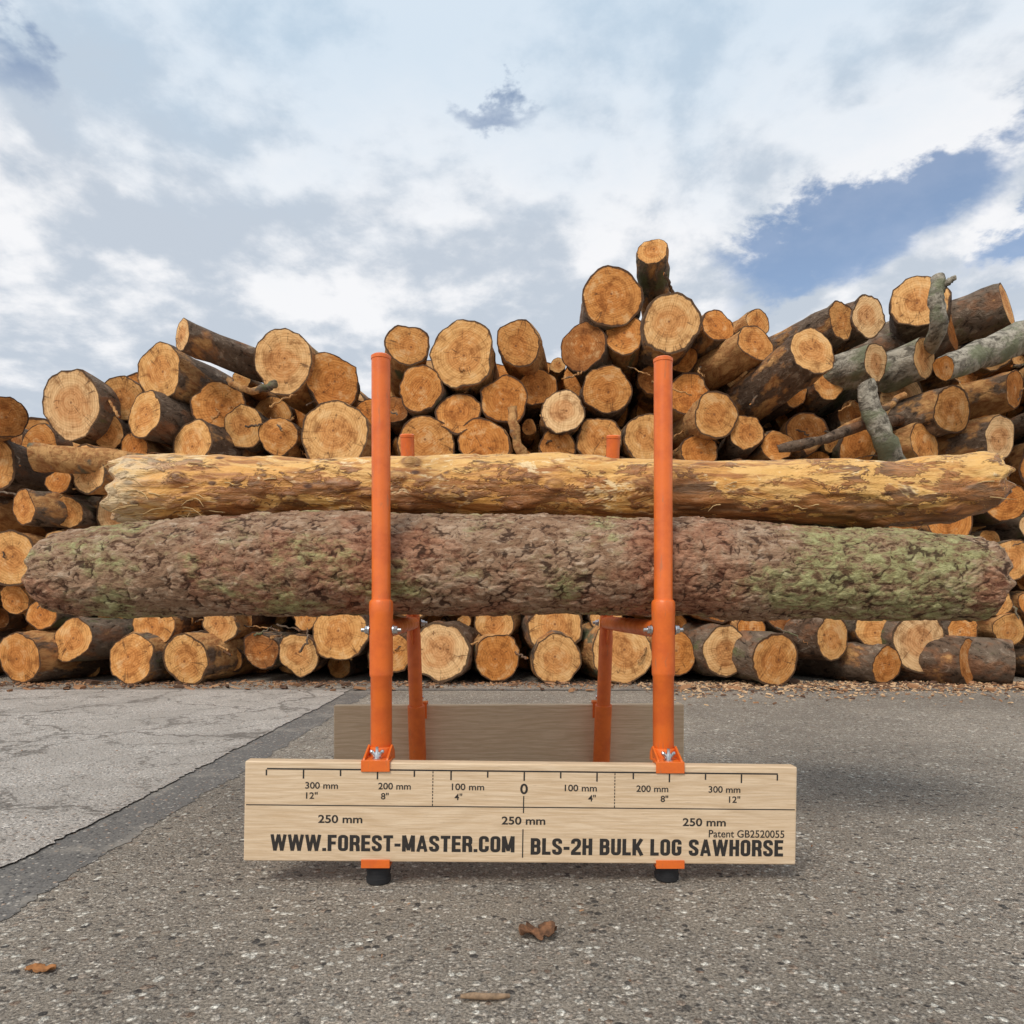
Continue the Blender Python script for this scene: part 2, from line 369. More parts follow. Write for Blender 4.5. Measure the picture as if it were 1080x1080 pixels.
rd=None
T=[
(5,440,24,.1,-60,0,.9),(75,427,37,.12,8,0,.12),(128,420,24,0,rd,rd,.5),(168,392,31,.05,18,-3,.45),(152,437,27,.1,22,0,.5),
(192,353,17,.25,38,-6,.3),(230,428,27,0,rd,rd,.4),(298,381,36,.1,4,2,.02),(350,402,29,.05,rd,rd,.5),(257,450,22,0,rd,rd,.45),
(294,460,21,.05,rd,rd,.4),(353,458,38,.12,0,0,.4),(203,468,27,.08,20,0,.5),(92,495,27,.1,20,4,.35),(35,481,15,.2,70,0,.3),
(115,457,17,0,rd,rd,.5),(142,472,17,0,rd,rd,.7),(25,535,20,.1,28,0,.5),(10,588,30,.1,rd,rd,.5),(62,508,14,0,rd,rd,.8),(72,540,17,0,rd,rd,.6),
(15,632,16,0,rd,rd,.6),(44,648,18,0,rd,rd,.5),(20,697,29,.1,12,0,.55),(76,675,25,.05,14,0,.3),(138,697,28,.08,14,0,.45),
(163,660,22,0,rd,rd,.4),(196,700,28,.12,10,0,.5),(232,658,19,0,rd,rd,.4),(275,686,21,0,rd,rd,.8),(315,690,22,.05,rd,rd,.4),
(358,667,31,.05,rd,rd,.5),(322,652,14,0,rd,rd,.3),(412,688,24,0,rd,rd,.5),(465,688,34,.1,4,0,.2),(525,693,26,.05,rd,rd,.5),
(521,655,22,0,rd,rd,.3),(587,697,28,.08,rd,rd,.35),(585,661,31,0,rd,rd,.4),(656,692,35,.08,rd,rd,.2),(640,652,18,0,rd,rd,.4),
(712,690,25,.05,-10,0,.7),(765,687,28,.1,-10,0,.1),(792,664,17,0,rd,rd,.6),(818,702,30,.2,-16,0,.35),(878,672,26,.1,-30,0,.4),
(922,664,20,0,rd,rd,.35),(970,677,34,.05,-6,0,.05),(935,702,22,.1,-20,0,.7),(1016,665,18,0,rd,rd,.5),(1022,703,26,.1,-40,0,.8),
(1066,700,25,.1,-60,0,.6),(1064,664,18,0,rd,rd,.5),(1052,634,17,0,rd,rd,.4),(1070,590,22,0,rd,rd,.5),(1062,530,20,0,rd,rd,.7),
(430,364,24,.05,rd,rd,.55),(443,410,25,.08,rd,rd,.4),(488,373,36,.12,2,2,.35),(547,362,25,.08,rd,rd,.6),(484,436,24,.05,rd,rd,.6),
(532,421,26,.05,rd,rd,.5),(567,408,21,-.1,rd,rd,.85),(594,434,24,.1,rd,rd,.02),(615,366,26,0,18,-4,.75),(646,313,34,.1,2,-2,.55),
(688,265,17,.15,14,-10,.5),(659,353,22,.05,10,0,.5),(640,411,27,.05,rd,rd,.55),(708,341,33,.15,rd,-2,.35),(632,462,24,.05,rd,rd,.5),
(587,470,20,0,rd,rd,.6),(510,467,28,.05,rd,rd,.55),(450,467,30,.05,rd,rd,.5),(416,432,15,-.1,rd,rd,.8),(683,461,27,.05,rd,rd,.4),
(725,416,24,0,rd,rd,.6),(757,343,20,.05,-12,-4,.5),(755,438,25,.1,-10,0,.4),(799,340,16,.1,-20,-6,.3),(797,362,22,.15,-24,-8,.45),
(788,456,19,.05,rd,rd,.4),(737,476,20,0,rd,rd,.5),(720,378,16,-.1,rd,rd,.8),(690,400,18,-.1,rd,rd,.8),
(857,370,27,.4,-14,-8,.3),(888,338,21,.15,-20,-3,.4),(916,334,23,.1,-22,-4,.15),(970,318,30,.15,30,-5,.4),(924,382,21,.2,-35,0,2.1),
(975,378,22,.15,-30,-5,2.2),(874,404,18,.05,rd,rd,.6),(1004,432,27,.15,-20,0,.3),(1055,462,25,.15,-24,0,.1),(975,467,23,.1,-20,0,.3),
(1062,322,26,.1,-40,-4,.4),(1070,410,22,0,-30,0,.7),(900,440,18,-.1,rd,rd,.8),(1005,350,20,0,-50,-4,.9),(838,412,18,0,-18,rd,.7),
(850,455,22,0,rd,rd,.8),(905,470,20,0,rd,rd,.8),(1020,476,18,0,rd,rd,.6),(820,470,18,0,rd,rd,.5),(390,440,18,-.05,rd,rd,.7),
]
acc=[]
def rnd_tint(): return R.choice([.1,.25,.4,.45,.5,.55,.6,.75,.9,1.0])
for (h,v,r,pr,yw,pt,ti) in T:
    d=facedepth(v)-pr
    e=E(h,v,d); rm=r/F*d
    if e.z<rm*.97: e.z=rm*.97
    if yw is None: yw=R.gauss(0,6)
    if pt is None: pt=R.gauss(0,2.5)
    if e.z<.35: pt=0
    dt=R.uniform(-.16,.2); nt_=ti+dt if ti<1.5 else ti
    plog(e,math.radians(yw),math.radians(pt),rm*.96,R.uniform(1.7,2.6),nt_,seg=36)
    acc.append((h,v,r))
prof=[(-500,455),(-150,440),(0,430),(60,410),(110,405),(150,380),(200,372),(270,390),(310,370),(400,405),(430,360),(500,352),(560,352),(600,350),(640,310),(710,318),(745,335),(800,350),(830,372),(870,350),(950,315),(1000,315),(1080,312),(1250,330),(1600,350)]
def top(x):
    for (a,b),(c,d) in zip(prof,prof[1:]):
        if a<=x<=c: return b+(d-b)*(x-a)/(c-a)
    return 440
for (rlo,rhi,tries,back) in ((27,36,2500,.03),(21,28,4000,.08),(14,22,6000,.14),(8,14,5000,.2)):
    for _ in range(tries):
        h=R.uniform(-440,1520); v=R.uniform(320,712); r=R.uniform(rlo,rhi)
        if rhi<=14 and not(-30<h<1110): continue
        if v-r<top(h)+4: continue
        if all((h-a)**2+(v-b)**2>(.95*(r+c))**2 for a,b,c in acc):
            acc.append((h,v,r)); d=facedepth(v)+back+R.uniform(-.08,.08); e=E(h,v,d); rm=r/F*d
            if e.z<rm*.97: e.z=rm*.97
            plog(e,math.radians(R.gauss(0,7)),math.radians(0 if e.z<.4 else R.gauss(0,3)),rm,R.uniform(1.7,2.4),rnd_tint(),seg=24)
for (sp,rr,dd) in ((40,(17,24),.5),(58,(30,38),.85)):
    y=330
    while y<715:
        x=-420+R.uniform(0,sp)
        while x<1500:
            h=x+R.uniform(-8,8); v=y+R.uniform(-8,8); r=R.uniform(*rr)
            if v-r>top(h)+12:
                d=facedepth(v)+dd+R.uniform(-.08,.08); e=E(h,v,d); rm=r/F*d
                if e.z<rm: e.z=rm
                plog(e,math.radians(R.gauss(0,9)),0,rm,R.uniform(1.4,2.0),rnd_tint(),seg=18)
            x+=sp
        y+=sp*.86
def branch(pl,r0,r1,tint=.9,seg=12):
    P=[E(*q) for q in pl]; n=len(P); pts=[];N=14
    for i in range(N+1):
        t=i/N*(n-1); k=min(int(t),n-2); f=t-k
        p0=P[max(k-1,0)];p1=P[k];p2=P[k+1];p3=P[min(k+2,n-1)]
        q=.5*((2*p1)+(p2-p0)*f+(2*p0-5*p1+4*p2-p3)*f*f+(3*p1-p0-3*p2+p3)*f**3)
        pts.append(q+Vector((R.uniform(-1,1),R.uniform(-1,1),R.uniform(-1,1)))*.006)
    tube(PB,pts,[r0+(r1-r0)*i/N for i in range(N+1)],seg,tint,amp=min(.01,r0*.4))
branch([(540,430,3.6),(543,455,3.58),(552,485,3.62),(560,520,3.75)],.022,.03,.5)
branch([(913,405,3.52),(922,440,3.52),(935,470,3.55),(945,500,3.7)],.045,.06,2.5)
branch([(955,415,3.6),(930,432,3.6),(890,452,3.65),(850,475,3.7)],.014,.022,.9)
branch([(990,293,3.45),(987,318,3.45),(990,345,3.5),(975,375,3.8)],.030,.042,2.9)
branch([(995,388,3.4),(1040,372,3.45),(1090,352,3.5),(1150,340,3.6)],.06,.1,2.7)
branch([(1006,294,3.42),(996,300,3.44),(988,312,3.5)],.014,.022,2.9)
branch([(820,475,3.5),(860,466,3.5),(905,450,3.6),(960,440,3.8)],.022,.03,.9)
branch([(700,288,3.7),(706,300,3.75),(712,320,3.9)],.008,.01)
branch([(235,395,3.5),(262,412,3.5),(290,405,3.6)],.014,.02)
for _ in range(170):
    h=R.uniform(-100,1200); v=R.uniform(top(h)+15 if top(h)<600 else 450,700); d=facedepth(v)-R.uniform(-.05,.12)
    a=R.uniform(0,3.14); l=R.uniform(12,50)
    branch([(h,v,d),(h+math.cos(a)*l*.5+R.uniform(-5,5),v-math.sin(a)*l*.5*.6,d+.02),(h+math.cos(a)*l,v-math.sin(a)*l*.6,d+.1)],R.uniform(.002,.008),R.uniform(.002,.006),seg=6)
PB.obj('log_pile',[M_side,M_cut])

# ---------------------------------------------------------------- main logs
def spline(keys,x):
    if x<=keys[0][0]: return keys[0][1:]
    for a,b in zip(keys,keys[1:]):
        if x<=b[0]:
            f=(x-a[0])/(b[0]-a[0]); f=f*f*(3-2*f)*.5+f*.5
            return tuple(p+(q-p)*f for p,q in zip(a[1:],b[1:]))
    return keys[-1][1:]
def main_log(name,keys,nx,nt,mat,kind,seed,jag=.0):
    x0,x1=keys[0][0],keys[-1][0]; v=[];cr=[];cap=[];f=[];pla=[]
    so=Vector((seed,seed*2.3,seed*.7))
    knots=[(R.uniform(x0+.05,x1-.05),R.uniform(2.2,4.9)) for _ in range(20)]
    def pt(s,th):
        x=x0+(x1-x0)*s; cy,cz,r=spline(keys,x)
        cz+=.004*mn.noise(Vector((x*3.5,seed,0))); cy+=.005*mn.noise(Vector((x*3,seed,7)))
        r*=1+.05*mn.noise(Vector((x*4.5,seed,3)))
        dy,dz=math.cos(th),math.sin(th)
        q=Vector((x,cy+dy*r,cz+dz*r)); k=0; c=0; pv=0
        if kind=='bark':
            w=q+so
            wq=Vector((w.x*.55,w.y,w.z))+Vector((mn.noise(w*30),mn.noise(w*30+Vector((9,0,0))),mn.noise(w*30+Vector((0,9,0)))))*.012+Vector((mn.noise(w*90),mn.noise(w*90+Vector((9,0,0))),mn.noise(w*90+Vector((0,9,0)))))*.004
            ds,pp=mn.voronoi(wq*66); e=min(1.,(ds[1]-ds[0])*4)
            pv=math.sin(pp[0].x*12.9898+pp[0].y*78.233+pp[0].z*37.7)*43758.5; pv-=math.floor(pv)
            ds2,_=mn.voronoi(wq*160); e2=min(1.,(ds2[1]-ds2[0])*2.5)
            fr=mn.fractal(w*40,1.,2.1,4)
            k=-.001+.0026*pv*e+.0007*e+.0006*e2+.0020*fr+.006*mn.noise(w*7)
            c=max(0,e*.6+e2*.35+fr*.5)
        else:
            w=q+so; ws=Vector((w.x*.25,w.y,w.z))
            k=.004*mn.noise(Vector((w.x*4,w.y*9,w.z*9)))+.0024*mn.noise(ws*60)+.0012*mn.noise(ws*150)+.0018*mn.fractal(w*26,1.,2.,3)
            pe=mn.noise(Vector((w.x*7,w.y*22,w.z*22))); k+=.003*(1 if pe>.1 else (0 if pe<.02 else (pe-.02)/.08))
            for kx,kt in knots:
                dd=((x-kx)/.014)**2+(((th-kt)*r)/.009)**2
                if dd<9: k+=.006*math.exp(-dd); c=max(c,math.exp(-((dd-.9)**2)*3)*.8+.6*math.exp(-dd*4))
        k*=1 if 0.004<s<.996 else .5
        rr=r+k
        xx=x
        if s<.04: xx+=jag*(1-s/.04)*mn.noise(Vector((seed,dy*3,dz*3)))
        if s>.96: xx+=jag*((s-.96)/.04)*mn.noise(Vector((seed+5,dy*3,dz*3)))
        return (xx,cy+dy*rr,cz+dz*rr),c,pv
    for i in range(nx+1):
        for j in range(nt):
            p_,c,pv=pt(i/nx,2*math.pi*j/nt); v.append(p_); cr.append(c); cap.append(0.); pla.append(pv)
    for i in range(nx):
        for j in range(nt):
            k=(j+1)%nt; f.append((i*nt+j,(i+1)*nt+j,(i+1)*nt+k,i*nt+k)[::-1])
    for end in (0,nx):
        rim=[v[end*nt+j] for j in range(nt)]; cx=sum(p_[0] for p_ in rim)/nt; cy=sum(p_[1] for p_ in rim)/nt; cz=sum(p_[2] for p_ in rim)/nt
        b=len(v)
        for fc in (1,.93,.6,.3):
            for p_ in rim:
                bul=(0 if fc==1 else .003)*(1 if end else -1)
                v.append((cx+(p_[0]-cx)*fc+bul,cy+(p_[1]-cy)*fc,cz+(p_[2]-cz)*fc)); cr.append(1. if kind=='bark' else 0.); cap.append(1. if fc<1 else .4); pla.append(0.)
        v.append((cx,cy,cz)); cr.append(1. if kind=='bark' else 0.); cap.append(1.); pla.append(0.); ci=len(v)-1
        for q in range(3):
            for j in range(nt):
                k=(j+1)%nt; o=b+q*nt;p2=o+nt
                f.append((o+j,p2+j,p2+k,o+k) if end else (o+k,p2+k,p2+j,o+j))
        o=b+3*nt
        for j in range(nt):
            k=(j+1)%nt; f.append((o+j,ci,o+k) if end else (o+k,ci,o+j))
    me=bpy.data.meshes.new(name); me.from_pydata(v,[],f)
    for an,dat in (('crack',cr),('cap',cap),('plate',pla)):
        a=me.attributes.new(an,'FLOAT','POINT'); a.data.foreach_set('value',np.array(dat,dtype=np.float32))
    me.polygons.foreach_set('use_smooth',[True]*len(me.polygons)); me.materials.append(mat)
    return link(bpy.data.objects.new(name,me))

def edgekeys(rows,d,sl,sr):
    out=[]
    for h,t,b in rows:
        x=(h-540)/F*d; x*=sl if x<0 else sr
        out.append((x,d,CH+(640-(t+b)/2)/F*d,(b-t)/2/F*d))
    return out
k1=edgekeys([(25,567,643),(33,560,646),(60,556,648),(150,550,650),(260,545,649),(400,542,647),(540,542,647),(700,546,649),(850,554,652),(980,562,654),(1045,567,654),(1055,571,651),(1061,577,644)],1.115,.950,.966)
bark_log=main_log('bark_covered_log',k1,820,280,M_bark,'bark',3.1,.012)
k2=edgekeys([(108,486,549),(125,482,551),(200,481,548),(300,484,544),(400,484,543),(540,480,545),(600,478,547),(700,484,547),(800,486,550),(900,488,553),(960,490,553),(1010,486,551),(1045,480,543),(1060,482,530)],1.175,.952,.983)
peeled=main_log('peeled_log',k2,620,170,M_peel,'peel',8.7,.03)
k3=[(-.62,1.288,.466,.094),(0,1.288,.468,.095),(.64,1.288,.464,.092)]
main_log('bark_covered_log',k3,260,110,M_bark,'bark',14.2,.01)
SB=MB()
for _ in range(60):
    left=R.random()<.7
    x=R.uniform(-.63,-.46) if left else R.uniform(-.62,.76)
    cy,cz,r=spline(k2,x); th=R.uniform(2.0,5.0)
    p0=Vector((x,cy+math.cos(th)*(r+.0015),cz+math.sin(th)*(r+.0015)))
    L=R.uniform(.012,.04); out=Vector((0,math.cos(th),math.sin(th)))
    dirx=R.choice((-1,1)); pts=[p0+Vector((dirx*L*t,0,-.012*t*t*R.random()))+out*(.0005+.007*t*t*R.random()) for t in (0,.3,.6,1)]
    tube(SB,pts,[.0012,.0011,.0008,.0003],5,.1,amp=.0003,caps=True)
bst=SB.obj('bast_fibres',[simple('pale_fibre',(.60,.40,.18),.8)]); parent(bst,peeled)

# ---------------------------------------------------------------- sawhorse
saw=empty('log_sawhorse',(.014,1.27,0))
def lathe(name,p0,p1,prof,mat,seg=40,par=saw):
    p0=Vector(p0);p1=Vector(p1);ax=(p1-p0).normalized();n=ax.orthogonal().normalized();b=ax.cross(n)
    v=[];f=[]
    for (t,r) in prof:
        for j in range(seg):
            a=2*math.pi*j/seg; v.append((p0+ax*t+n*math.cos(a)*r+b*math.sin(a)*r)[:])
    for i in range(len(prof)-1):
        for j in range(seg):
            k=(j+1)%seg; f.append((i*seg+j,i*seg+k,(i+1)*seg+k,(i+1)*seg+j))
    f.append(tuple(range(seg))[::-1]); f.append(tuple((len(prof)-1)*seg+j for j in range(seg)))
    me=bpy.data.meshes.new(name); me.from_pydata(v,[],f); me.materials.append(mat)
    for p_ in me.polygons: p_.use_smooth=len(p_.vertices)==4
    me.set_sharp_from_angle(angle=math.radians(32))
    o=link(bpy.data.objects.new(name,me)); parent(o,par); return o
import bmesh
def prism(name,outline,x0,x1,mat,par=saw,bev=.0012,mw=None):
    n=len(outline); v=[(x0,y,z) for y,z in outline]+[(x1,y,z) for y,z in outline]
    f=[tuple(range(n))[::-1],tuple(range(n,2*n))]+[(i,(i+1)%n,n+(i+1)%n,n+i) for i in range(n)]
    me=bpy.data.meshes.new(name); me.from_pydata(v,[],f); me.materials.append(mat)
    bm=bmesh.new(); bm.from_mesh(me); bmesh.ops.recalc_face_normals(bm,faces=bm.faces); bm.to_mesh(me); bm.free()
    o=link(bpy.data.objects.new(name,me))
    if mw is not None: o.matrix_world=mw; bpy.context.view_layer.update()
    if bev:
        md=o.modifiers.new('bev','BEVEL'); md.width=bev; md.segments=3; md.limit_method='ANGLE'
    if par: parent(o,par)
    return o
def post(base,topp,scale=1.):
    base=Vector(base); topp=Vector(topp); L=(topp-base).length
    zt=lambda z:(z-base.z)/(topp.z-base.z)*L
    rl,ru=.0150*scale,.0133*scale; rs=.0162*scale
    s0,s1=zt(.285),zt(.392)
    lathe('post',base,topp,[(0,rl),(s0-.002,rl),(s0,rs),(s0+.003,rs+.0003),(s1-.022,rs+.0003),(s1-.020,rs+.0007),(s1-.003,rs+.0007),(s1,rs-.0006),(s1+.001,ru+.0004),(s1+.003,ru),(L-.007,ru),(L-.0065,ru+.0008),(L-.002,ru+.0008),(L,ru-.002)],M_or)
FL=((-.1852,1.016,.022),(-.1870,1.021,.742)); FR=((.2175,1.028,.022),(.2180,1.033,.742))
post(*FL); post(*FR)
def backpost(b,t):
    b=Vector(b);t=Vector(t);L=(t-b).length
    s=(.172-b.z)/(t.z-b.z)*L+.004
    lathe('back_post',b,t,[(0,.0178),(s,.0178),(s+.0015,.0165),(s+.002,.0142),(s+.15,.0142),(s+.152,.0134),(L-.007,.0134),(L-.0065,.0142),(L-.002,.0142),(L,.0115)],M_or)
BL=((-.199,1.522,.022),(-.206,1.405,.722)); BR=((.1905,1.534,.022),(.2005,1.415,.722))
backpost(*BL); backpost(*BR)
def lerp3(a,b,z):
    a=Vector(a);b=Vector(b);t=(z-a.z)/(b.z-a.z); return a+(b-a)*t
for fr,bk,sg in ((FL,BL,1),(FR,BR,-1)):
    f0=lerp3(*fr,.35); b0=lerp3(*bk,.35)
    lathe('log_rest',f0+Vector((0,.012,0)),b0+Vector((0,-.01,0)),[(0,.0135),((b0-f0).length-.022,.0135)],M_or)
    for pp,s in ((f0,1),(b0,-1)):
        y=pp.y
        prism('gusset',[(y+s*.010,.368),(y+s*.05,.362),(y+s*.075,.352),(y+s*.05,.336),(y+s*.010,.305)],pp.x-.0014,pp.x+.0014,M_or)
        for sx in (-1,1):
            q=pp+Vector((sx*.0165,0,-.0))
            lathe('bolt_washer',q,q+Vector((sx,0,0)),[(0,.0075),(.0016,.0075)],M_zinc,24)
            lathe('bolt_nut',q+Vector((sx*.0016,0,0)),q+Vector((sx,0,0)),[(0,.0058),(.0045,.0058),(.0052,.0048)],M_zinc,6)
            lathe('bolt_shank',q+Vector((sx*.006,0,0)),q+Vector((sx,0,0)),[(0,.003),(.0055,.003),(.0062,.0024)],M_zinc,16)
def board(name,cx,cy,cz,w,h,t,yaw,roll):
    mw=Matrix.Translation((cx,cy,cz))@Matrix.Rotation(yaw,4,'Z')@Matrix.Rotation(roll,4,'Y')
    return prism(name,[(-t/2,-h/2),(t/2,-h/2),(t/2,h/2),(-t/2,h/2)],-w/2,w/2,M_board,mw=mw,bev=.0022)
YAW=math.radians(1.5)
fb=board('printed_board',.0150,.990,.1000,.757,.1355,.020,YAW,math.radians(.95))
bb=board('plain_board',-.0045,1.556,.1035,.757,.1355,.020,YAW,0)
def bracket(px,py,board_y,front=True,dz=0.):
    s=-1 if front else 1
    yb=board_y
    y0=yb+s*.0128
    zt=(.1665 if front else .1725)+dz
    prism('board_clip',[(y0,zt-.010),(yb+s*.0106,zt-.010),(yb+s*.0106,zt+.002),(yb-s*.0106,zt+.002),(yb-s*.0106,zt-.03),(yb-s*.0130,zt-.03),(yb-s*.0130,zt+.0055),(y0,zt+.0055)],px-(.0195 if front else .017),px+(.0195 if front else .017),M_or,bev=.0006)
    if front: lathe('clip_collar',(px,py,zt-.0),(px,py,zt+1),[(0,.0195),(.010,.0190),(.016,.0172),(.017,.0160)],M_or,36)
    if front:
        for sx in (-1,1):
            xx=px+sx*.0160
            prism('clip_cheek',[(y0+.001,zt+.0055),(y0+.003,zt+.008),(py-.006,zt+.020),(py-.006,zt+.0055)],xx-.0014,xx+.0014,M_or,bev=.0004)
    q=Vector((px,yb,zt+.0055))
    lathe('wing_washer',q,q+Vector((0,0,1)),[(0,.0072),(.0014,.0072)],M_zinc,24)
    lathe('wing_bolt',q+Vector((0,0,.0014)),q+Vector((0,0,1)),[(0,.0046),(.006,.0040),(.009,.0022),(.015,.0020)],M_zinc,16)
    for sx in (-1,1):
        a=q+Vector((sx*.003,0,.003)); b=q+Vector((sx*.0088,0,.012))
        lathe('wing',a,b,[(0,.0018),(.004,.0027),(.008,.0030),(.0105,.0013)],M_zinc,12)
    zb=(.031 if front else .0345)+dz
    prism('lower_clip',[(y0,zb+.006),(y0,zb-.0055),(py-s*.016,zb-.0055),(py-s*.016,zb-.0015),(yb+s*.0108,zb-.0015),(yb+s*.0108,zb+.006)],px-.0195,px+.0195,M_or,bev=.0006)
    lathe('rubber_foot',(px,yb-s*.012,0),(px,yb-s*.012,1),[(0,.0152),(.002,.0168),(.0085,.0172),(.009,.0162),(.0165,.0162),(.017,.0172),(.0235,.0168),(.0252,.0150)],M_rub,40)
bracket(FL[0][0]-.0005,FL[0][1]+.001,.985,True,.0022); bracket(FR[0][0],FR[0][1]+.001,.9955,True,-.0024)
bracket(BL[0][0]-.001,BL[0][1]-.004,1.551,False); bracket(BR[0][0]+.001,BR[0][1]-.004,1.5615,False)

# ---- printing on the front board
U=1/770.; CX,CY=551.5,858.5
def put_child(o,x,z,yoff):
    o.parent=fb; o.location=(x,yoff,z)
def text(s,l,r,yc,hgt,bold=.0):
    cu=bpy.data.curves.new('printed_text','FONT'); cu.body=s; cu.align_x='CENTER'; cu.align_y='CENTER'
    cu.size=1; cu.extrude=.004; cu.offset=bold; cu.materials.append(M_ink)
    o=link(bpy.data.objects.new('printed_text',cu)); bpy.context.view_layer.update()
    bb_=[Vector(c) for c in o.bound_box]; w=max(c.x for c in bb_)-min(c.x for c in bb_); h=max(c.y for c in bb_)-min(c.y for c in bb_)
    mx=(max(c.x for c in bb_)+min(c.x for c in bb_))/2; my=(max(c.y for c in bb_)+min(c.y for c in bb_))/2
    X=(r-l)*U/w; Y=hgt*U/h
    o.rotation_euler=(math.pi/2,0,0); o.scale=(X,Y,.05)
    put_child(o,((l+r)/2-CX)*U-mx*X,-(yc-CY)*U-my*Y,-.01015)
# condensed bold stencil lettering
def arc(cx,cy,rx,ry,a0,a1,n=6): return [(cx+rx*math.cos(math.radians(a0+(a1-a0)*i/n)),cy+ry*math.sin(math.radians(a0+(a1-a0)*i/n))) for i in range(n+1)]
sw=.19; A_=sw/2; w_=.5; L_,R_,B_,T_=A_,w_-A_,A_,1-A_; q_=.12
def glyph(ch):
    if ch=='W': return .78,[[(.07,1),(.22,0)],[(.22,0),(.39,1)],[(.39,1),(.56,0)],[(.56,0),(.71,1)]]
    if ch=='M': return .64,[[(A_,0),(A_,1)],[(.64-A_,0),(.64-A_,1)],[(A_+.02,1),(.32,.08)],[(.32,.08),(.62-A_,1)]]
    if ch=='A': return .56,[[(.08,0),(.28,1)],[(.28,1),(.48,0)],[(.14,.26),(.42,.26)]]
    if ch=='.': return .18,[[(.09,0),(.09,.19)]]
    if ch=='-': return .30,[[(0,.40),(.30,.40)]]
    if ch=='F': return .44,[[(L_,0),(L_,1)],[(L_,T_),(.44,T_)],[(L_,.50),(.40,.50)]]
    if ch=='E': return .45,[[(L_,0),(L_,1)],[(L_,T_),(.45,T_)],[(L_,.51),(.42,.51)],[(L_,B_),(.45,B_)]]
    if ch=='L': return .43,[[(L_,0),(L_,1)],[(L_,B_),(.43,B_)]]
    if ch=='T': return .48,[[(.24,0),(.24,1)],[(0,T_),(.48,T_)]]
    if ch=='H': return w_,[[(L_,0),(L_,1)],[(R_,0),(R_,1)],[(L_,.5),(R_,.5)]]
    if ch=='K': return .54,[[(L_,0),(L_,1)],[(L_+.04,.36),(.46,1)],[(.22,.58),(.48,0)]]
    if ch=='U': return w_,[[(L_,1)]+arc(L_+q_,B_+q_,q_,q_,180,270)+arc(R_-q_,B_+q_,q_,q_,270,360)+[(R_,1)]]
    if ch=='O': return w_,[arc(L_+q_,B_+q_,q_,q_,180,270)+arc(R_-q_,B_+q_,q_,q_,270,360)+arc(R_-q_,T_-q_,q_,q_,0,90)+arc(L_+q_,T_-q_,q_,q_,90,180)+[(L_,B_+q_)]]
    if ch=='C': return w_,[[(R_,.64)]+arc(R_-q_,T_-q_,q_,q_,0,90)+arc(L_+q_,T_-q_,q_,q_,90,180)+arc(L_+q_,B_+q_,q_,q_,180,270)+arc(R_-q_,B_+q_,q_,q_,270,360)+[(R_,.38)]]
    if ch=='G': return w_,[[(R_,.68)]+arc(R_-q_,T_-q_,q_,q_,0,90)+arc(L_+q_,T_-q_,q_,q_,90,180)+arc(L_+q_,B_+q_,q_,q_,180,270)+[(R_-.05,B_+.02),(R_,.2),(R_,.5)],[(.27,.47),(w_,.47)]]
    if ch=='S': return w_,[[(R_,.68)]+arc(R_-q_,T_-q_,q_,q_,0,90)+arc(L_+q_,T_-q_,q_,q_,90,180)+[(L_,.66),(L_+.05,.58),(R_-.05,.42),(R_,.34)]+arc(R_-q_,B_+q_,q_,q_,0,-90)+arc(L_+q_,B_+q_,q_,q_,270,180)+[(L_,.32)]]
    if ch=='2': return w_,[[(L_,.68)]+arc(L_+q_,T_-q_,q_,q_,180,90)+arc(R_-q_,T_-q_,q_,q_,90,0)+[(R_,.62),(R_-.05,.5),(L_+.02,.22),(L_,B_)],[(0,B_),(w_,B_)]]
    if ch=='R': return w_,[[(L_,0),(L_,1)],[(L_,T_)]+arc(R_-q_,T_-q_,q_,q_,90,0)+arc(R_-q_,.48+q_,q_,q_,0,-90)+[(L_,.48)],[(R_-.12,.48),(R_-.02,.38),(R_,.26),(R_+.01,0)]]
    if ch=='B': return w_,[[(L_,0),(L_,1)],[(L_,T_)]+arc(R_-q_-.01,T_-q_,q_,q_,90,0)+arc(R_-q_-.01,.52+q_,q_,q_,0,-90)+[(L_,.52)],[(R_-q_,.52)]+arc(R_-q_,.52-q_,q_,q_,90,0)+arc(R_-q_,B_+q_,q_,q_,0,-90)+[(L_,B_)]]
    return .22,[]
ink_v=[];ink_f=[];cnt=[0]
def quad(pts):
    cnt[0]+=1; off=-.0102-.0000012*(cnt[0]%60)
    b=len(ink_v)
    for (x,y) in pts: ink_v.append((x,off,y))
    ink_f.append(tuple(range(b,b+len(pts))))
def lettering(s,l,r,yc,hgt):
    tot=sum(glyph(c)[0] for c in s)+.075*(len(s)-1)
    sx=(r-l)/tot; x=0
    def P(a,b): return ((l+a*sx-CX)*U, -(yc+hgt/2-b*hgt-CY)*U)
    for c in s:
        w,st=glyph(c)
        for pl in st:
            for i in range(len(pl)-1):
                (ax,ay),(bx,by)=pl[i],pl[i+1]; dx,dy=bx-ax,by-ay; ln=math.hypot(dx,dy)
                if ln<1e-6: continue
                k=sw*.5*(.86 if c in 'WMA' and abs(dx)>.01 and abs(dy)>.01 else 1); nx,ny=-dy/ln*k,dx/ln*k
                quad([P(x+ax+nx,ay+ny),P(x+bx+nx,by+ny),P(x+bx-nx,by-ny),P(x+ax-nx,ay-ny)])
                if i<len(pl)-2: quad([P(x+bx+k*math.cos(t*math.pi/5),by+k*math.sin(t*math.pi/5)) for t in range(10)])
        x+=w+.075
def line(x0,x1,y0,y1): quad([((x0-CX)*U,-(y1-CY)*U),((x1-CX)*U,-(y1-CY)*U),((x1-CX)*U,-(y0-CY)*U),((x0-CX)*U,-(y0-CY)*U)])
line(283,822,813.2,814.8)
for i in range(-7,8):
    x=552+38.5*i; line(x-.8,x+.8,814.9,824 if i%2==0 else 821)
line(262,841,851.3,852.4)
for x in (456,648):
    y=815
    while y<851: line(x-.5,x+.5,y,y+2.2); y+=3.4
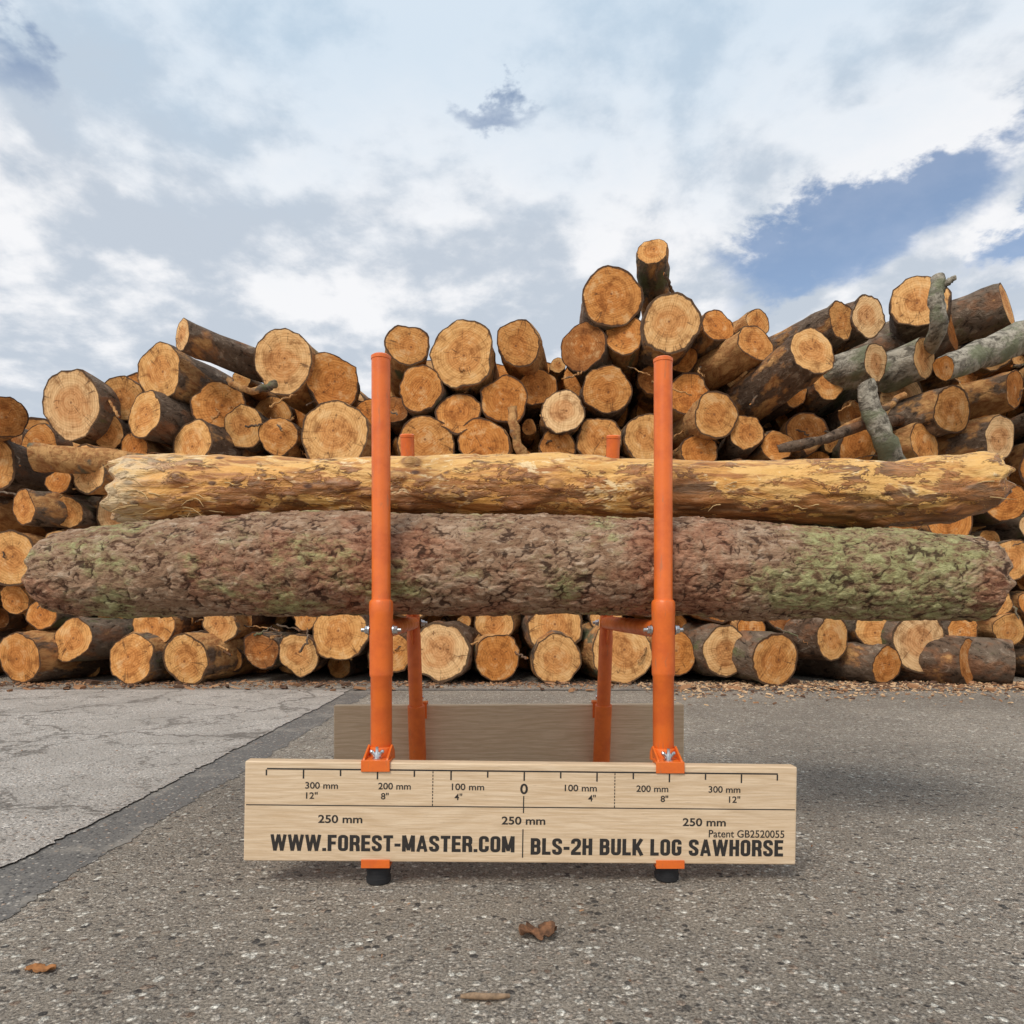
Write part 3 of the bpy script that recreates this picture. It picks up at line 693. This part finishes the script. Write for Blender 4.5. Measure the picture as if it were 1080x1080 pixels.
line(551.2,552.4,840,858); line(551.0,552.2,875,905)
lettering('WWW.FOREST-MASTER.COM',288,543,891,17)
lettering('BLS-2H BULK LOG SAWHORSE',560,829,893,17.5)
me=bpy.data.meshes.new('printed_scale'); me.from_pydata(ink_v,[],ink_f); me.materials.append(M_ink)
ro=link(bpy.data.objects.new('printed_scale',me)); ro.parent=fb
for s,c in (('300 mm',340),('200 mm',416),('100 mm',493),('100 mm',612),('200 mm',688),('300 mm',765)):
    text(s,c-17,c+17,831,7,.012)
for s,c,w in (('12"',330,12),('8"',406,8),('4"',483,8),('4"',624,8),('8"',701,8),('12"',776,12)): text(s,c-w/2,c+w/2,841.5,7,.012)
text('0',548,556,832.5,11,.02)
for c in (360,552,744): text('250 mm',c-23,c+23,866,8.5,.018)
text('Patent GB2520055',749,830,878,8,.008)

# ---------------------------------------------------------------- ground
def sheet(name,x0,x1,y0,y1,z,mat,wob=0,ny=1):
    v=[];f=[]
    for i in range(ny+1):
        y=y0+(y1-y0)*i/ny
        wl=wr=0
        if wob:
            fn=lambda o:(mn.noise(Vector((y*1.3,z*999+o,0)))*wob+mn.noise(Vector((y*14,z*999+o,2)))*wob*.5+mn.noise(Vector((y*70,z*999+o,2)))*wob*.35)
            wl=fn(0); wr=fn(9)
        v+=[(x0+wl,y,z),(x1+wr,y,z)]
    for i in range(ny): f.append((2*i,2*i+1,2*i+3,2*i+2))
    me=bpy.data.meshes.new(name); me.from_pydata(v,[],f); me.materials.append(mat)
    return link(bpy.data.objects.new(name,me))
sheet('ground',-400,400,-400,400,0,M_gr)
sheet('tar_joint',-.80,-.625,-6,3.32,.001,M_st,.028,2400)
sheet('concrete_pavement',-14,-.735,-6,3.28,.004,M_pv,.022,2400)
jo=sheet('pavement_joint',-.03,.03,-14,14,.0025,M_st,.02,2000); jo.rotation_euler=(0,0,math.radians(90)); jo.location=(0,3.30,0)

LB=MB()
def chip(x,y,s,t):
    a=R.uniform(0,6.28); l=s*R.uniform(.6,1.6); w=s*R.uniform(.25,.7); h=s*R.uniform(.08,.3)
    rx,ry=R.uniform(-.35,.35),R.uniform(-.35,.35)
    Mx=Matrix.Translation((x,y,h*.6+.004))@Matrix.Rotation(a,4,'Z')@Matrix.Rotation(rx,4,'X')@Matrix.Rotation(ry,4,'Y')
    b=len(LB.v)
    for (i,j,k) in ((-1,-1,-1),(1,-.7,-1),(.8,1,-1),(-.9,.8,-1),(-.8,-.8,1),(.9,-.6,1),(.6,.8,1),(-.9,.6,1)):
        q=Mx@Vector((i*l/2*R.uniform(.7,1.1),j*w/2,k*h/2)); LB.v.append(q[:]); LB.inf.append((t,t,t,1)); LB.uv.append((0,0,0))
    for fc in ((3,2,1,0),(4,5,6,7),(0,1,5,4),(1,2,6,5),(2,3,7,6),(3,0,4,7)): LB.f.append(tuple(b+q for q in fc))
for _ in range(11000):
    x=R.uniform(-3.6,4.2)
    if R.random()>(.4 if x<.6 else 1): continue
    y=3.56-abs(R.gauss(0,.12 if x<.6 else .28))+R.uniform(-.02,.12)
    chip(x,y,R.uniform(.004,.022),R.random()*(.8 if x<.6 else 1.4))
for _ in range(900):
    chip(R.uniform(-3,3.5),R.uniform(.6,3.3),R.uniform(.0015,.005),R.random()*.8)
for _ in range(110):
    chip(R.uniform(-3.2,3.6),R.uniform(3.2,3.55),R.uniform(.03,.06),R.random()*.7)
LB.obj('wood_chip_litter',[M_lit],False)

def leaf(name,x,y,L,W,rot,mat,z=.001,curl=1.):
    v=[];f=[];nx,ny=20,13
    for i in range(nx+1):
        t=i/nx
        w=W*math.sin(math.pi*min(1,t*.93+.03))**.7*(1+.22*math.sin(t*19)+.12*math.sin(t*41))
        for j in range(ny):
            s=(j/(ny-1)-.5)*2
            zz=z+curl*(.005*abs(s)**1.6*(.5+.5*math.sin(t*7+1))+.003*mn.noise(Vector((t*6,s*3,L*99)))+.003)
            v.append(((t-.5)*L,s*w/2+.002*math.sin(t*5),zz))
    for i in range(nx):
        for j in range(ny-1): f.append((i*ny+j,(i+1)*ny+j,(i+1)*ny+j+1,i*ny+j+1))
    me=bpy.data.meshes.new(name); me.from_pydata(v,[],f); me.materials.append(mat)
    me.polygons.foreach_set('use_smooth',[True]*len(me.polygons))
    o=link(bpy.data.objects.new(name,me)); o.location=(x,y,0); o.rotation_euler=(0,0,rot)
    md=o.modifiers.new('t','SOLIDIFY'); md.thickness=.0006
leaf('dead_leaf',.030,.832,.044,.036,.3,M_leaf,.002,1.3)
leaf('dead_leaf',-.495,.752,.030,.016,.15,simple('orange_chip',(.42,.17,.05),.8,0,60,.5),.001,.6)
TB=MB()
tube(TB,[Vector((-.050+.012*i,.695+.001*math.sin(i*2),.005)) for i in range(5)],[.0025,.0038,.0036,.003,.0015],10,.1,amp=.0012)
TB.obj('twig',[simple('weathered_twig',(.34,.22,.13),.85,0,150,.5,.001)])

# ---------------------------------------------------------------- light & sky
S=Vector((-.34,-.62,.76)).normalized()
sl=bpy.data.lights.new('sun','SUN'); sl.energy=2.4; sl.angle=math.radians(22); sl.color=(1,.94,.85)
so_=link(bpy.data.objects.new('sun',sl)); so_.rotation_euler=S.to_track_quat('Z','Y').to_euler(); so_.location=(-3,-4,6)
w=bpy.data.worlds.new('World'); scene.world=w; w.use_nodes=True
nt=w.node_tree
for n in list(nt.nodes): nt.nodes.remove(n)
g=G(nt)
sky=g.n('ShaderNodeTexSky',sky_type='NISHITA',sun_disc=False)
sky.sun_elevation=math.asin(S.z); sky.sun_rotation=math.atan2(S.x,S.y)
bg1=g.n('ShaderNodeBackground',{'Color':sky.outputs[0],'Strength':.15})
dr=g.n('ShaderNodeTexCoord').outputs['Generated']; d=g.xyz(dr)
zz=g.m('ADD',g.m('MAXIMUM',d[2],0.),.30)
pl=g.cxyz(g.m('DIVIDE',d[0],zz),g.m('DIVIDE',d[1],zz),d[2])
n1=g.noise(pl,2.1,7,.62,.15); n1b=g.noise(g.vm('ADD',pl,(.05,.10,0)),2.1,4,.62,.15)
n2=g.noise(g.vm('ADD',pl,(7.3,2.1,0)),1.0,3,.5); n3=g.noise(pl,7.,6,.62,.1)
wd=g.m('ADD',g.m('MULTIPLY',g.m('SUBTRACT',n3,.5),.16),g.m('MULTIPLY',g.m('SUBTRACT',n1,.5),.14)); wd2=g.m('MULTIPLY',g.m('SUBTRACT',n1,.5),.35)
def hole(cx,cz,ax,az,ang):
    X=g.m('ADD',g.m('SUBTRACT',d[0],cx),wd2); Z=g.m('ADD',g.m('SUBTRACT',d[2],cz),wd); c_,s_=math.cos(ang),math.sin(ang)
    A=g.m('ADD',g.m('MULTIPLY',X,c_/ax),g.m('MULTIPLY',Z,s_/ax)); B=g.m('ADD',g.m('MULTIPLY',X,-s_/az),g.m('MULTIPLY',Z,c_/az))
    r=g.m('SQRT',g.m('ADD',g.m('MULTIPLY',A,A),g.m('MULTIPLY',B,B)))
    return g.m('MULTIPLY',g.ss(r,1.1,.25),g.ss(d[1],0.,.3))
h1=hole(.37,.425,.17,.062,.25); h2=hole(.55,.375,.12,.045,0.); h3=hole(-.01,.585,.08,.034,.1); h5=hole(-.50,.52,.05,.04,.8)
hs=g.m('ADD',g.m('ADD',g.m('MULTIPLY',h1,.46),g.m('MULTIPLY',h2,.46)),g.m('ADD',g.m('MULTIPLY',h3,.36),g.m('MULTIPLY',h5,.22)))
dens=g.m('SUBTRACT',g.m('ADD',g.m('MULTIPLY',n1,.40),g.m('MULTIPLY',n3,.60)),hs)
cov=g.ss(dens,.10,.40,.14,1.)
shade=g.m('SUBTRACT',n1,n1b)
lv=g.m('ADD',g.m('ADD',g.m('MULTIPLY',n2,.55),g.m('MULTIPLY',n3,.45)),g.m('MULTIPLY',shade,1.3))
lightness=g.ss(lv,.37,.61)
cc=g.mix(lightness,(.52,.58,.66),(.87,.875,.895))
hi=g.ss(g.m('ADD',d[2],g.m('MULTIPLY',g.m('SUBTRACT',n1,.5),.35)),.42,.66)
cc=g.mix(g.m('MULTIPLY',hi,.55),cc,(.45,.62,.78))
bg2=g.n('ShaderNodeBackground',{'Color':cc,'Strength':1.07})
mx=g.n('ShaderNodeMixShader',{0:cov,1:bg1.outputs[0],2:bg2.outputs[0]})
wo=g.n('ShaderNodeOutputWorld',{0:mx.outputs[0]})

# ---------------------------------------------------------------- camera
cd=bpy.data.cameras.new('camera'); cam=link(bpy.data.objects.new('camera',cd))
cam.location=(0,0,CH); cam.rotation_euler=(math.pi/2,0,0)
cd.sensor_width=36; cd.lens=F/1080*36; cd.shift_y=100/1080; cd.clip_start=.02; cd.clip_end=2000
scene.camera=cam
